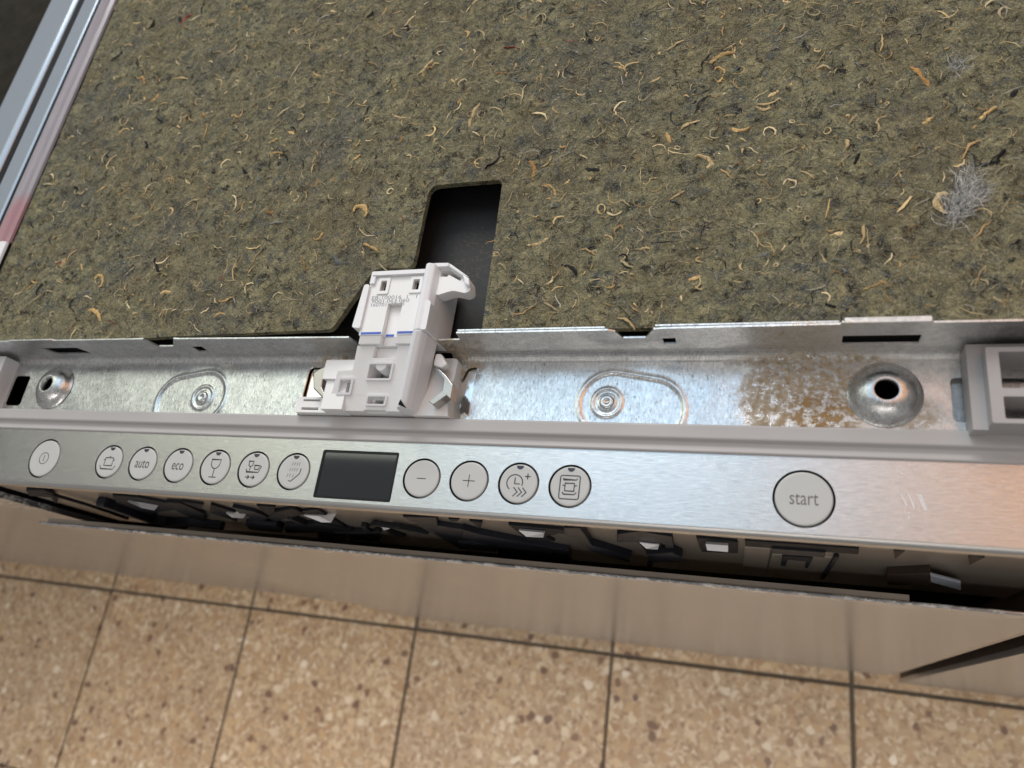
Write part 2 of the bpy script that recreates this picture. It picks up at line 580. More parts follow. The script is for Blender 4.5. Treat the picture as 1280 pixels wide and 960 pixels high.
def m_terrazzo(name):
    g = NT(name)
    p = g.pos((1, 1, 0))
    warp = g.n('ShaderNodeTexNoise', i_Vector=p, i_Scale=60.0, i_Detail=3.0)
    pw = g.n('ShaderNodeVectorMath', operation='MULTIPLY_ADD', i_0=warp.outputs['Color'], i_1=(0.014, 0.014, 0), i_2=p).outputs[0]
    v1 = g.n('ShaderNodeTexVoronoi', i_Vector=pw, i_Scale=78.0)
    v2 = g.n('ShaderNodeTexVoronoi', i_Vector=pw, i_Scale=210.0)
    r1 = g.sep(v1.outputs['Color'])[0]; r2 = g.sep(v2.outputs['Color'])[1]
    c2 = g.ramp(r2, [(0.0, (0.25, 0.15, 0.085)), (0.35, (0.40, 0.28, 0.165)), (0.75, (0.50, 0.375, 0.24)), (1.0, (0.62, 0.52, 0.39))])
    c1 = g.ramp(r1, [(0.0, (0.085, 0.032, 0.020)), (0.13, (0.15, 0.065, 0.036)), (0.18, (0.36, 0.22, 0.11)), (0.5, (0.47, 0.315, 0.165)), (0.8, (0.55, 0.41, 0.25)), (0.92, (0.64, 0.53, 0.38)), (1.0, (0.78, 0.70, 0.58))])
    chip = g.math('MULTIPLY', g.ramp(v1.outputs['Distance'], [(0.38, 1.0), (0.52, 0.0)]), g.ramp(g.sep(v1.outputs['Color'])[2], [(0.25, 0.0), (0.7, 1.0)]))
    c = g.mix(chip, c2, c1)
    c = g.mix(g.math('MULTIPLY', g.noise(p, 7, 4), 0.4), c, (0.38, 0.285, 0.19))
    rnd = g.n('ShaderNodeObjectInfo').outputs['Random']
    c = g.mix(1.0, c, g.ramp(rnd, [(0.0, (0.84, 0.84, 0.86)), (1.0, (1.06, 1.03, 1.0))]), 'MULTIPLY')
    c = g.mix(g.ramp(g.noise(p, 11, 5, .65), [(0.5, 0.0), (0.75, 0.35)]), c, (0.25, 0.18, 0.12))
    g.set(Base_Color=c, Roughness=0.42)
    return g.m


def m_rubber(name, col, rough=0.4):
    g = NT(name)
    p = g.pos()
    g.set(Base_Color=g.mix(g.noise(p, 300, 4), col, tuple(min(1, x * 1.5 + 0.004) for x in col)),
          Roughness=g.math('ADD', rough, g.math('MULTIPLY', g.noise(p, 180, 3), 0.2)))
    g.b.inputs['Specular IOR Level'].default_value = 0.22
    g.bump(g.noise(p, 1200, 2), 0.15, 0.0003)
    return g.m


def m_tub(name):
    g = NT(name)
    p = g.pos()
    n = g.noise(p, 180, 5, .7)
    c = g.mix(n, (0.004, 0.004, 0.005), (0.016, 0.016, 0.017))
    wob = g.noise(p, 160, 6, .75)
    r = g.math('MULTIPLY', g.box_mask(p, 0.036, 0.085, 0.012, 0.022, 0.6, wob), g.ramp(g.noise(p, 520, 4, .7), [(0.55, 0.0), (0.63, 0.5)]))
    c = g.mix(r, c, (0.11, 0.065, 0.035))
    dust = g.ramp(g.noise(p, 900, 3, .7), [(0.66, 0.0), (0.74, 0.5)])
    c = g.mix(dust, c, (0.2, 0.18, 0.16))
    g.set(Base_Color=c, Roughness=0.62)
    g.bump(n, 0.25, 0.0008)
    return g.m


def m_plastic(name, col, rough=0.42, sss=0.0):
    g = NT(name)
    p = g.pos()
    n = g.noise(p, 90, 4)
    g.set(Base_Color=g.mix(n, tuple(x * 0.94 for x in col), col), Roughness=g.math('ADD', rough, g.math('MULTIPLY', g.noise(p, 250, 3), 0.12)))
    if sss:
        g.b.inputs['Subsurface Weight'].default_value = sss
        g.b.inputs['Subsurface Radius'].default_value = (0.002, 0.0018, 0.0016)
        g.b.inputs['Subsurface Scale'].default_value = 1.0
    g.bump(g.noise(p, 700, 2), 0.04, 0.0003)
    return g.m


def m_film(name):
    g = NT(name)
    p = g.pos()
    x, y, z = g.sep(p)
    st = g.noise(g.pos((1, 0.06, 1)), 420, 3, .6)
    c = g.mix(st, (0.24, 0.21, 0.24), (0.46, 0.43, 0.48))
    redz = g.box_mask(p, -0.287, 0.118, 0.012, 0.020, 0.5)
    c = g.mix(g.math('MULTIPLY', redz, 0.45), c, (0.45, 0.07, 0.09))
    g.set(Base_Color=c, Roughness=0.22)
    g.b.inputs['Transmission Weight'].default_value = 0.12
    g.bump(st, 0.25, 0.0006)
    return g.m


M = {
    'felt': m_felt('felt_wool'),
    'felt_shaded': m_simple('felt_neighbour', (0.030, 0.027, 0.022), 1.0, 0.0, 1.0, 260, 0.7, 0.05),  # neighbour's felt coloured darker to stand for the shade it lies in
    'tan': m_fibre('fibre_tan', (0.66, 0.46, 0.21), 0.25),
    'cream': m_fibre('fibre_cream', (0.74, 0.58, 0.33), 0.2),
    'rustfib': m_fibre('fibre_rust', (0.50, 0.29, 0.11)),
    'blackfib': m_fibre('fibre_black', (0.020, 0.021, 0.024)),
    'bluefib': m_fibre('fibre_grey', (0.17, 0.19, 0.20)),
    'redfib': m_fibre('fibre_red', (0.36, 0.06, 0.045)),
    'attr': m_attr('fibre_mix'),
    'galv': m_galv('galvanised_steel'),
    'galv_flange': m_galv('galvanised_flange', True, 0.10),
    'dome': m_galv('pressed_steel', False, 0.02),
    'polish': m_simple('bright_steel', (0.75, 0.76, 0.76), 0.12, 1.0, 0.1, 300, 0.05),
    'clip': m_simple('spring_steel', (0.42, 0.40, 0.38), 0.30, 1.0, 0.2, 700, 0.15),
    'brushed': m_brushed('brushed_stainless'),
    'lip': m_simple('stainless_edge', (0.55, 0.54, 0.53), 0.34, 1.0, 0.05, 600, 0.05),
    'button': m_plastic('button_silver', (0.50, 0.505, 0.50), 0.32),
    'print': m_simple('black_print', (0.025, 0.025, 0.028), 0.5),
    'greyprint': m_simple('grey_print', (0.13, 0.12, 0.11), 0.5),
    'faintprint': m_simple('inkjet_print', (0.30, 0.30, 0.33), 0.6),
    'ind': m_simple('indicator_smoked', (0.04, 0.035, 0.045), 0.25),
    'black': m_rubber('black_plastic', (0.006, 0.006, 0.008), 0.5),
    'navy': m_rubber('black_plastic_gloss', (0.008, 0.009, 0.014), 0.35),
    'brown': m_rubber('brown_black_plastic', (0.022, 0.014, 0.011), 0.4),
    'strip': m_plastic('grey_strip_plastic', (0.47, 0.455, 0.455), 0.42),
    'white': m_plastic('white_plastic', (0.86, 0.86, 0.865), 0.38, 0.25),
    'white2': m_plastic('white_nylon', (0.84, 0.84, 0.87), 0.34, 0.15),
    'glow': m_plastic('white_light_guide', (0.88, 0.87, 0.89), 0.12),
    'greyplastic': m_plastic('grey_bracket_plastic', (0.40, 0.385, 0.385), 0.45),
    'housing': m_simple('grey_housing', (0.38, 0.33, 0.28), 0.28, 0.6, 0.06, 160, 0.08),
    'tab': m_simple('blue_grey_tab', (0.40, 0.43, 0.50), 0.2, 0.3, 0.3, 400, 0.25),
    'door': m_door('grey_door_skin'),
    'panelgrey': m_door('grey_neighbour_skin'),
    'marker': m_simple('blue_marker', (0.06, 0.13, 0.52), 0.55, 0, 0, 0, 0.4),
    'glass': m_simple('display_glass', (0.010, 0.013, 0.018), 0.05, 0.0, spec=1.0),
    'bezel': m_rubber('display_bezel', (0.008, 0.008, 0.01), 0.3),
    'tub': m_tub('bitumen_tub_top'),
    'terrazzo': m_terrazzo('terrazzo'),
    'grout': m_simple('grout', (0.085, 0.070, 0.055), 0.9, 0, 0.4, 300, 0.3),
    'film': m_film('lilac_film'),
    'alu': m_simple('white_aluminium', (0.38, 0.43, 0.50), 0.26, 0.5, 0.03, 200, 0.03),
}

# ------------------------------------------------------------------ floor
ZF = -0.768
T = 0.30
TX = -0.3288; TY = -0.0684
mb = MB(); mb.box(TX - 5 * T, TX + 7 * T, TY - 3 * T, TY + 3 * T, ZF - 0.06, ZF - 0.004)
floor = mb.build('floor', M['grout'])
floor["kind"] = "structure"
g2 = 0.0022
tb = MB().box(g2, T - g2, g2, T - g2, -0.02, 0)
tile0 = None
for i in range(-4, 6):
    for j in range(-2, 2):
        if tile0 is None:
            tile0 = tb.build('tile', M['terrazzo'], None, bevel=0.0012, segs=1)
            o = tile0
        else:
            o = tile0.copy(); COL.objects.link(o)
        o.parent = floor
        o.location = (TX + i * T + random.uniform(-.0006, .0006), TY + j * T + random.uniform(-.0006, .0006), ZF + random.uniform(-0.0006, 0.0004))
        o.rotation_euler = (0, 0, random.uniform(-.002, .002))

# ------------------------------------------------------------------ dishwasher: body parts
dw = thing('dishwasher', (0, 0.2, ZF), "built-in dishwasher seen from above with its steel top rail and button panel bare", "dishwasher")

# tub top under the mat
MB().box(-0.290, 0.290, 0.0325, 0.62, -0.02, 0.0015).build('tub_top', M['tub'], dw)
MB().box(-0.2985, 0.2985, -0.030, 0.62, -0.62, -0.021).build('tub_body', M['black'], dw)
for sx in (-1, 1):
    a, b = sorted((sx * 0.2905, sx * 0.2975))
    MB().box(a, b, 0.034, 0.62, -0.02, 0.0190).build('side_edge', M['alu'], dw)

# --- galvanised top rail
HOLES = [
    round_poly([(-0.0490, -0.03), (-0.0485, 0.0244), (0.0335, 0.0244), (0.0335, 0.0172), (0.0395, 0.0172), (0.0412, 0.0238), (0.0466, 0.0244), (0.0462, -0.03)],
               [0, .003, 0, 0, .004, .004, .0008, 0]),
    rect(-0.2600, -0.2478, -0.0005, 0.0190, 0.0022),
    rect(0.2466, 0.30, 0.0008, 0.0192, 0.0022),
]
DOMES = [(-0.2245, 0.0115), (0.2235, 0.0118)]


def rail_sdf(X, Y):
    s = np.maximum.reduce([X - 0.2985, -0.2985 - X, Y - 0.0262, -0.0145 - Y])
    for h in HOLES:
        s = np.maximum(s, -poly_sdf(X, Y, h))
    for c in DOMES:
        s = np.maximum(s, 0.0128 - np.hypot(X - c[0], Y - c[1]))
    return s


OVALS = [((-0.1285, 0.0040), (-0.1125, 0.0068), 0.0150), ((0.1140, 0.0065), (0.1310, 0.0035), 0.0150)]


def rail_h(X, Y):
    z = np.zeros_like(X)
    for a, b, r in OVALS:
        ex, ey = b[0] - a[0], b[1] - a[1]
        t = np.clip(((X - a[0]) * ex + (Y - a[1]) * ey) / (ex * ex + ey * ey), 0, 1)
        d = np.hypot(X - a[0] - t * ex, Y - a[1] - t * ey) - r
        z += 0.0006 * np.exp(-(d / 0.0010) ** 2) - 0.0004 * (1 / (1 + np.exp(d / 0.0005)))
    for x, y in ((-0.1125, 0.0066), (0.1118, 0.0070)):
        d = np.hypot(X - x, Y - y)
        z += 0.0007 * np.exp(-((d - 0.0066) / 0.0006) ** 2) + 0.0005 * np.exp(-((d - 0.0034) / 0.0008) ** 2)
    z += 0.00022 * (vnoise(X * 90, Y * 90, 3) - .5)
    return z


rail = sheet('top_rail', -0.2985, 0.2985, -0.0145, 0.0262, 0.00068, rail_sdf, rail_h, 0.0009, M['galv'], dw)

# bend fillet between plate and flange
prof = []
for k in range(7):
    a = math.radians(90 * k / 6)
    prof.append((0.0262 + 0.0038 * math.sin(a), 0.0038 - 0.0038 * math.cos(a)))
inner = [(y - 0.0008 * 0, z) for y, z in prof]
outp = [(0.0262 + 0.0047 * math.sin(math.radians(90 * k / 6)), 0.0038 - 0.0047 * math.cos(math.radians(90 * k / 6))) for k in range(6, -1, -1)]
mb = MB()
for x0, x1 in ((-0.2985, -0.0122), (0.0335, 0.2985)):
    mb.prism_x(inner + outp, x0, x1)
mb.build('rail_bend', M['galv_flange'], rail)
# flange with its notches and slots (x, z)
FL = [(-0.2985, 0.0037), (-0.0122, 0.0037), (-0.0122, 0.0160), (-0.0135, 0.0224),
      (-0.1165, 0.0243), (-0.1195, 0.0248), (-0.1275, 0.0158), (-0.1375, 0.0158), (-0.1400, 0.0250), (-0.205, 0.0252), (-0.206, 0.0262), (-0.240, 0.0262), (-0.241, 0.0252), (-0.2985, 0.0250)]
flh = [rect(-0.1155, -0.1090, 0.0085, 0.0150), [(-0.2225, 0.0080), (-0.1945, 0.0080), (-0.1985, 0.0158), (-0.2265, 0.0158)]]
mb = MB(); mb.poly(FL, flh, 0.0301, 0.0309, 'y')
FR = [(0.0220, 0.0037), (0.2985, 0.0037), (0.2985, 0.0262), (0.2375, 0.0262), (0.2370, 0.0278), (0.2065, 0.0278), (0.2060, 0.0262),
      (0.1385, 0.0256), (0.1345, 0.0252), (0.1300, 0.0172), (0.1205, 0.0172), (0.1180, 0.0235), (0.1150, 0.0250), (0.0447, 0.0250), (0.0440, 0.0182), (0.0290, 0.0176), (0.0220, 0.0100)]
mb.poly(FR, [rect(0.1370, 0.1425, 0.0110, 0.0165), rect(0.2075, 0.2352, 0.0085, 0.0162)], 0.0301, 0.0309, 'y')
flange = mb.build('flange', M['galv_flange'], rail)
# folded lip on top of the flange
for bx in ((0.2072, 0.2368, 0.0292, 0.0318, 0.0281, 0.0290), (0.1350, 0.2058, 0.0310, 0.0322, 0.0246, 0.0260),
           (0.0450, 0.1140, 0.0310, 0.0322, 0.0238, 0.0252)):
    MB().box(*bx).build('flange_lip', M['galv_flange'], rail, bevel=0.0003, segs=1)

# pressed domes with their screw holes
for cx, cy in DOMES:
    mb = MB(); mb.cap = False
    pr = []
    for k in range(15):
        t = k / 14
        r = 0.0138 + (0.0046 - 0.0138) * t
        s = 1 - ((r - 0.0046) / 0.0092)
        pr.append((r, 0.0058 * (1 - (1 - s) ** 1.9) * min(1.0, 0.35 + 2.2 * s) + 0.0003))
    pr += [(0.0044, 0.0060), (0.0043, 0.0030)]
    mb.lathe(pr, (cx, cy, 0), 56)
    mb.build('screw_dome', M['dome'], rail, smooth=True)
# rivets in the ovals
for x, y in ((-0.1125, 0.0066), (0.1118, 0.0070)):
    mb = MB(); mb.lathe([(0.0036, -0.0004), (0.0033, 0.0006), (0.0022, 0.0010), (0.0012, 0.0007), (0.0006, 0.0003)], (x, y, 0), 28)
    mb.build('rivet', M['galv'], rail, smooth=True)
# bright plate seen through the latch opening and slots
MB().box(-0.060, 0.060, -0.0145, 0.0285, -0.0034, -0.0020).build('inner_plate', M['polish'], dw)
MB().box(0.2440, 0.2985, -0.0145, 0.0285, -0.0046, -0.0036).build('inner_plate', M['galv_flange'], dw)

# --- grey plastic sealing strip in front of the rail
pr = [(-0.0035, -0.004), (-0.0035, 0.0030), (-0.0041, 0.0036), (-0.0094, 0.0034), (-0.0100, 0.0030), (-0.0107, 0.0013), (-0.0122, 0.0008), (-0.0146, 0.0012), (-0.0152, 0.0006), (-0.0152, -0.004)]
MB().prism_x(pr, -0.2990, 0.2990).build('plastic_strip', M['strip'], dw, bevel=0.0004, segs=2, angle=25)

# --- plastic corner brackets
def bracket(s, mat):
    mb = MB()
    X = lambda a, b: tuple(sorted((s * a, s * b)))
    x0, x1 = X(0.2555 if s > 0 else 0.2618, 0.2990)
    if s > 0:
        holes = [rect(0.2596, 0.2975, 0.0082, 0.0226, 0.0006), rect(0.2596, 0.2975, -0.0035, 0.0050, 0.0006)]
    else:
        holes = [rect(-0.2940, -0.2655, 0.0195, 0.0252, 0.0006)]
    mb.poly(rect(x0, x1, -0.0052, 0.0245 if s > 0 else 0.0280, 0.0006), holes, 0.0, 0.0165 if s > 0 else 0.0095, 'z')
    x0, x1 = X(0.2506, 0.2556)
    if s > 0:
        mb.box(x0, x1, -0.0058, 0.0285, 0.0004, 0.0105)
        mb.box(0.2556, 0.2990, 0.0246, 0.0285, 0.0004, 0.0105)
        mb.poly([(0.2600, 0.0084), (0.2630, 0.0084), (0.2970, 0.0200), (0.2970, 0.0222)], [], 0.0005, 0.0110, 'z')
        mb.poly([(0.2680, -0.0034), (0.2720, -0.0034), (0.2970, 0.0020), (0.2970, 0.0046)], [], 0.0005, 0.0100, 'z')
    return mb.build('corner_bracket', mat, dw, bevel=0.0007, segs=2)


bracket(1, M['greyplastic'])
bl = bracket(-1, M['white2'])

# ------------------------------------------------------------------ door latch
def lean(mb):
    """the latch dips towards the front, down into the rail opening"""
    out = []
    for x, y, z in mb.v:
        d = 0.0150 * min(max((0.030 - y) / 0.040, 0), 1.2)
        out.append((x - 0.62 * d, y + 0.40 * d, z - d))
    mb.v = out
    return mb


latch_body = MB()
W_, D_ = M['white'], M['black']
# upper plate: slab with two slots, skin with slot rims and the guide channel
slotA = rect(0.0002, 0.0034, 0.0535, 0.0592, 0.0003)
slotB = rect(0.0178, 0.0212, 0.0535, 0.0592, 0.0003)
latch_body.poly(rect(-0.0062, 0.0250, 0.0300, 0.0620), [slotA, slotB], 0.0175, 0.0222, 'z')
chan = rect(0.0062, 0.0140, 0.0300 - 0.0001, 0.0470)
up_left = [(-0.0062, 0.0300), (0.0062, 0.0300), (0.0062, 0.0468), (0.0140, 0.0468), (0.0140, 0.0300), (0.0250, 0.0300), (0.0250, 0.0620), (-0.0062, 0.0620)]
latch_body.poly(up_left, [rect(-0.0012, 0.0048, 0.0520, 0.0606, 0.0006), rect(0.0164, 0.0226, 0.0520, 0.0606, 0.0006)], 0.0223, 0.0252, 'z')
body = latch_body
lt = body.build('door_latch', M['white'], dw, bevel=0.0004)
lt["label"] = "white plastic door latch with a hook and a blue marker line"
mb = MB()
mb.poly(rect(-0.0014, 0.0050, 0.0518, 0.0608, 0.0008), [slotA], 0.0240, 0.0259, 'z')
mb.poly(rect(0.0162, 0.0228, 0.0518, 0.0608, 0.0008), [slotB], 0.0240, 0.0259, 'z')
mb.build('slot_rim', M['white'], lt, bevel=0.0004)
mb = MB()
mb.poly(round_poly([(-0.0100, 0.0335), (-0.0055, 0.0330), (-0.0055, 0.0570), (-0.0085, 0.0570)], 0.0012), [], 0.0160, 0.0268, 'z')
mb.box(-0.0050, 0.0250, 0.0618, 0.0640, 0.0170, 0.0270)
mb.box(-0.0058, -0.0032, 0.0575, 0.0640, 0.0172, 0.0266)
mb.build('edge_lip', M['white2'], lt, bevel=0.0008, segs=3)
# raised spine along the right side
pr = [(0.0238, 0.0060), (0.0238, 0.0270), (0.0250, 0.0296), (0.0272, 0.0302), (0.0296, 0.0292), (0.0312, 0.0258), (0.0326, 0.0050)]
v = []
mb = MB(); mb.poly(pr, [], 0.0300, 0.0655, 'y')
mb.poly([(0.0238, 0.0150), (0.0238, 0.0270), (0.0250, 0.0296), (0.0272, 0.0302), (0.0296, 0.0292), (0.0308, 0.0262), (0.0312, 0.0150)], [], -0.0086, 0.0300, 'y')
sp = lean(mb).build('spine', M['white2'], lt, bevel=0.0012, segs=3)
mb = MB(); mb.poly(round_poly([(0.0290, 0.030), (0.0316, 0.030), (0.0316, 0.044), (0.0304, 0.0452), (0.0290, 0.0452)], .0008), [], 0.0215, 0.0300, 'z')
mb.build('spine_step', M['white2'], lt, bevel=0.0005)
mb = MB(); mb.poly([(0.0262, -0.0075), (0.0300, -0.0088), (0.0268, -0.0050)], [], 0.0290, 0.0306, 'z')
lean(mb).build('notch', M['black'], lt)
# hook arm with its open slot
hook = round_poly([(0.0270, 0.0665), (0.0365, 0.0662), (0.0475, 0.0578), (0.0486, 0.0518), (0.0460, 0.0505), (0.0395, 0.0522), (0.0318, 0.0500), (0.0290, 0.0520)], [.001, .002, .002, .001, .001, .002, .001, 0])
hole = [(0.0316, 0.0632), (0.0362, 0.0634), (0.0432, 0.0588), (0.0424, 0.0572), (0.0360, 0.0608), (0.0352, 0.0598), (0.0316, 0.0600)]
mb = MB(); mb.poly(hook, [hole], 0.0190, 0.0258, 'z')
mb.build('hook', M['white'], lt, bevel=0.0006)
mb = MB(); mb.poly([(0.0440, 0.0595), (0.0478, 0.0570), (0.0488, 0.0530), (0.0462, 0.0540)], [], 0.0245, 0.0282, 'z')
mb.poly([(0.0278, 0.0664), (0.0362, 0.0661), (0.0362, 0.0640), (0.0300, 0.0640)], [], 0.0245, 0.0282, 'z')
mb.poly([(0.0362, 0.0661), (0.0475, 0.0580), (0.0440, 0.0588), (0.0362, 0.0640)], [], 0.0245, 0.0279, 'z')
mb.build('hook_rim', M['white2'], lt, bevel=0.0006)
# neck between upper plate and lower block
mb = MB()
mb.poly([(-0.0056, 0.0255), (0.0062, 0.0255), (0.0062, 0.0299), (-0.0056, 0.0299)], [], 0.0150, 0.0250, 'z')
mb.poly([(0.0140, 0.0255), (0.0250, 0.0255), (0.0250, 0.0299), (0.0140, 0.0299)], [], 0.0150, 0.0250, 'z')
mb.poly([(0.0063, 0.0255), (0.0139, 0.0255), (0.0139, 0.0299), (0.0063, 0.0299)], [], 0.0150, 0.0222, 'z')
lean(mb).build('neck', M['white'], lt, bevel=0.0003)
# lower block with its openings
op1 = rect(0.0028, 0.0148, 0.0080, 0.0155, 0.0005)
op2 = rect(0.0055, 0.0150, -0.0052, -0.0012, 0.0004)
op3 = rect(-0.0118, -0.0055, 0.0005, 0.0075, 0.0004)
ch2 = [(-0.0080, -0.0086), (0.0044, -0.0086), (0.0044, -0.0080), (0.0160, -0.0080), (0.0160, -0.0086), (0.0250, -0.0086), (0.0250, 0.0254), (0.0152, 0.0254), (0.0152, 0.0190), (0.0030, 0.0190), (0.0030, 0.0254), (-0.0068, 0.0254), (-0.0068, 0.0130), (-0.0150, 0.0125), (-0.0165, -0.0086)]
mb = MB(); mb.poly(ch2, [op1, op2, op3], 0.0205, 0.0236, 'z')
lean(mb).build('lower_block', M['white'], lt, bevel=0.0005)
mb = MB(); mb.poly([(-0.0165, -0.0086), (0.0250, -0.0086), (0.0250, 0.0253), (-0.0066, 0.0253), (-0.0066, 0.0128), (-0.0148, 0.0123)], [op1, rect(0.0075, 0.0120, -0.0050, -0.0014), op3], 0.0120, 0.0204, 'z')
lean(mb).build('lower_core', M['white'], lt, bevel=0.0003)
mb = MB()
for o_, w in ((op1, .0009), (op2, .0009), (op3, .0011)):
    xs = [q[0] for q in o_]; ys = [q[1] for q in o_]
    mb.poly(rect(min(xs) - w, max(xs) + w, min(ys) - w, max(ys) + w, .0008), [rect(min(xs) + .0001, max(xs) - .0001, min(ys) + .0001, max(ys) - .0001, .0003)], 0.0230, 0.0245, 'z')
lean(mb).build('opening_rim', M['white2'], lt, bevel=0.0004)
# detail inside the first opening
mb = MB(); mb.poly(circle(0.0088, 0.0150, 0.0028, 20), [], 0.016, 0.0240, 'z')
mb.box(0.0040, 0.0058, 0.0080, 0.0110, 0.010, 0.0175); mb.box(0.0078, 0.0096, 0.0080, 0.0110, 0.010, 0.0175); mb.box(0.0118, 0.0136, 0.0080, 0.0110, 0.010, 0.0175)
mb.box(0.0025, 0.0150, 0.0075, 0.0160, 0.0080, 0.0100); mb.box(-0.0120, -0.0050, 0.0000, 0.0080, 0.0130, 0.0160)
lean(mb).build('inner_catch', M['white'], lt, bevel=0.0003)
# shoulder and foot on the left
mb = MB()
mb.poly(round_poly([(-0.0290, 0.0222), (-0.0120, 0.0222), (-0.0065, 0.0300), (-0.0065, 0.0120), (-0.0290, 0.0120)], .0006), [], 0.0030, 0.0140, 'z')
mb.poly(rect(-0.0270, -0.0150, -0.0033, 0.0119), [], 0.0030, 0.0125, 'z')
mb.build('shoulder', M['white'], lt, bevel=0.0006)
mb = MB(); mb.poly(rect(-0.0455, -0.0272, -0.0033, 0.0050, .0006), [rect(-0.0420, -0.0320, 0.0026, 0.0038), rect(-0.0420, -0.0320, -0.0020, -0.0006)], 0.0005, 0.0070, 'z')
mb.build('foot', M['white'], lt, bevel=0.0006)
# base plate on the right with the small block
mb = MB(); mb.poly(round_poly([(0.0300, 0.0262), (0.0390, 0.0262), (0.0385, 0.0150), (0.0365, 0.0080), (0.0385, -0.0033), (0.0200, -0.0033), (0.0200, 0.0262)], [0, .0025, .002, .002, 0, 0, 0]), [], -0.0020, 0.0060, 'z')
mb.build('base_plate', M['white'], lt, bevel=0.0008)
mb = MB(); mb.poly([(0.0300, 0.0195), (0.0345, 0.0180), (0.0372, 0.0198), (0.0330, 0.0255), (0.0300, 0.0255)], [], 0.0086, 0.0135, 'z')
mb.build('stop_block', M['white'], lt, bevel=0.0009)


mb = MB(); mb.box(-0.0004, 0.0040, 0.0530, 0.0597, 0.0168, 0.0221); mb.box(0.0172, 0.0218, 0.0530, 0.0597, 0.0168, 0.0221)  # black blocks set in to stand for the shade inside the slots
mb.build('slot_shade', M['black'], lt)
mb = MB(); mb.poly([at_z(u, v, .0120) for u, v in ((391, 466), (398, 461), (414, 454), (417, 458), (404, 470), (402, 484), (408, 498), (405, 500), (391, 485))], [], 0.0075, 0.0120, 'z')
mb.build('spring_clip', M['clip'], lt, bevel=0.0008, segs=2)
mb = MB(); mb.poly([at_z(u, v, .0125) for u, v in ((543, 461), (546, 459), (557, 469), (566, 481), (563, 499), (558, 494), (541, 506), (536, 502), (553, 488), (555, 473))], [], 0.0062, 0.0125, 'z')
mb.build('spring_clip', M['clip'], lt, bevel=0.0005, segs=2)
# blue marker strokes and inkjet print
mb = MB()
mb.box(-0.0052, 0.0058, 0.0303, 0.0315, 0.02525, 0.02528)
mb.box(0.0068, 0.0112, 0.0303, 0.0315, 0.02235, 0.02238)
mb.box(0.0144, 0.0240, 0.0304, 0.0316, 0.02525, 0.02528)
mb.build('marker_line', M['marker'], lt)
mb = MB()
for k, (wd, body_, x) in enumerate(((0.0245, 'EB-100016  1   1', 0.0090), (0.0205, '9001.063.060', 0.0070), (0.0180, '160701  13  D', 0.0057))):
    v, f = text_mesh(body_, 0.0027, 1.0)
    sq = wd / (max(p[0] for p in v) - min(p[0] for p in v))
    v = [(p[0] * sq, p[1]) for p in v]
    yy = 0.0500 - k * 0.00195
    mb.add([(p[0] + x, p[1] + yy, 0.02526) for p in v], f)
mb.build('printed_code', M['faintprint'], lt)

# ------------------------------------------------------------------ control panel
BT = [(-0.2118, 0.0107), (-0.1630, 0.0088), (-0.1391, 0.0088), (-0.1149, 0.0088), (-0.0908, 0.0088), (-0.0667, 0.0088), (-0.0427, 0.0088),
      (0.0279, 0.0088), (0.0517, 0.0088), (0.0755, 0.0088), (0.0990, 0.0088), (0.1932, 0.0107)]
BY = -0.0321
DISP = (-0.0282, 0.0140, -0.0444, -0.0202)
PF, PB = -0.0480, -0.0150
mb = MB()
holes = [circle(x, BY, r + 0.00085, 64) for x, r in BT] + [rect(*DISP, 0.0011)]
mb.poly([(-0.2990, PF + 0.0022), (0.2990, PF + 0.0022), (0.2990, PB), (-0.2990, PB)], holes, -0.0009, 0.0, 'z')
panel = mb.build('control_panel', M['brushed'], dw)
panel["label"] = "brushed stainless control panel with twelve buttons and a dark display"
uv = panel.data.uv_layers.new(name='brush')
co = np.array([panel.data.vertices[l.vertex_index].co[:2] for l in panel.data.loops], np.float32)
uv.data.foreach_set('uv', (co * 10).ravel())
# rolled front edge
pr = [(PF + 0.0022, 0.0)]
for k in range(1, 9):
    a = math.radians(90 * k / 8)
    pr.append((PF + 0.0022 - 0.0022 * math.sin(a), -0.0022 + 0.0022 * math.cos(a)))
pr += [(PF, -0.0062), (PF + 0.0009, -0.0062), (PF + 0.0009, -0.0026), (PF + 0.0022, -0.0009)]
MB().prism_x(pr, -0.2990, 0.2990).build('rolled_edge', M['lip'], panel, bevel=0, smooth=False)
# dark well under the cut-outs
MB().box(-0.2960, 0.2960, PF + 0.0030, PB - 0.0005, -0.0060, -0.0022).build('button_carrier', M['black'], panel)


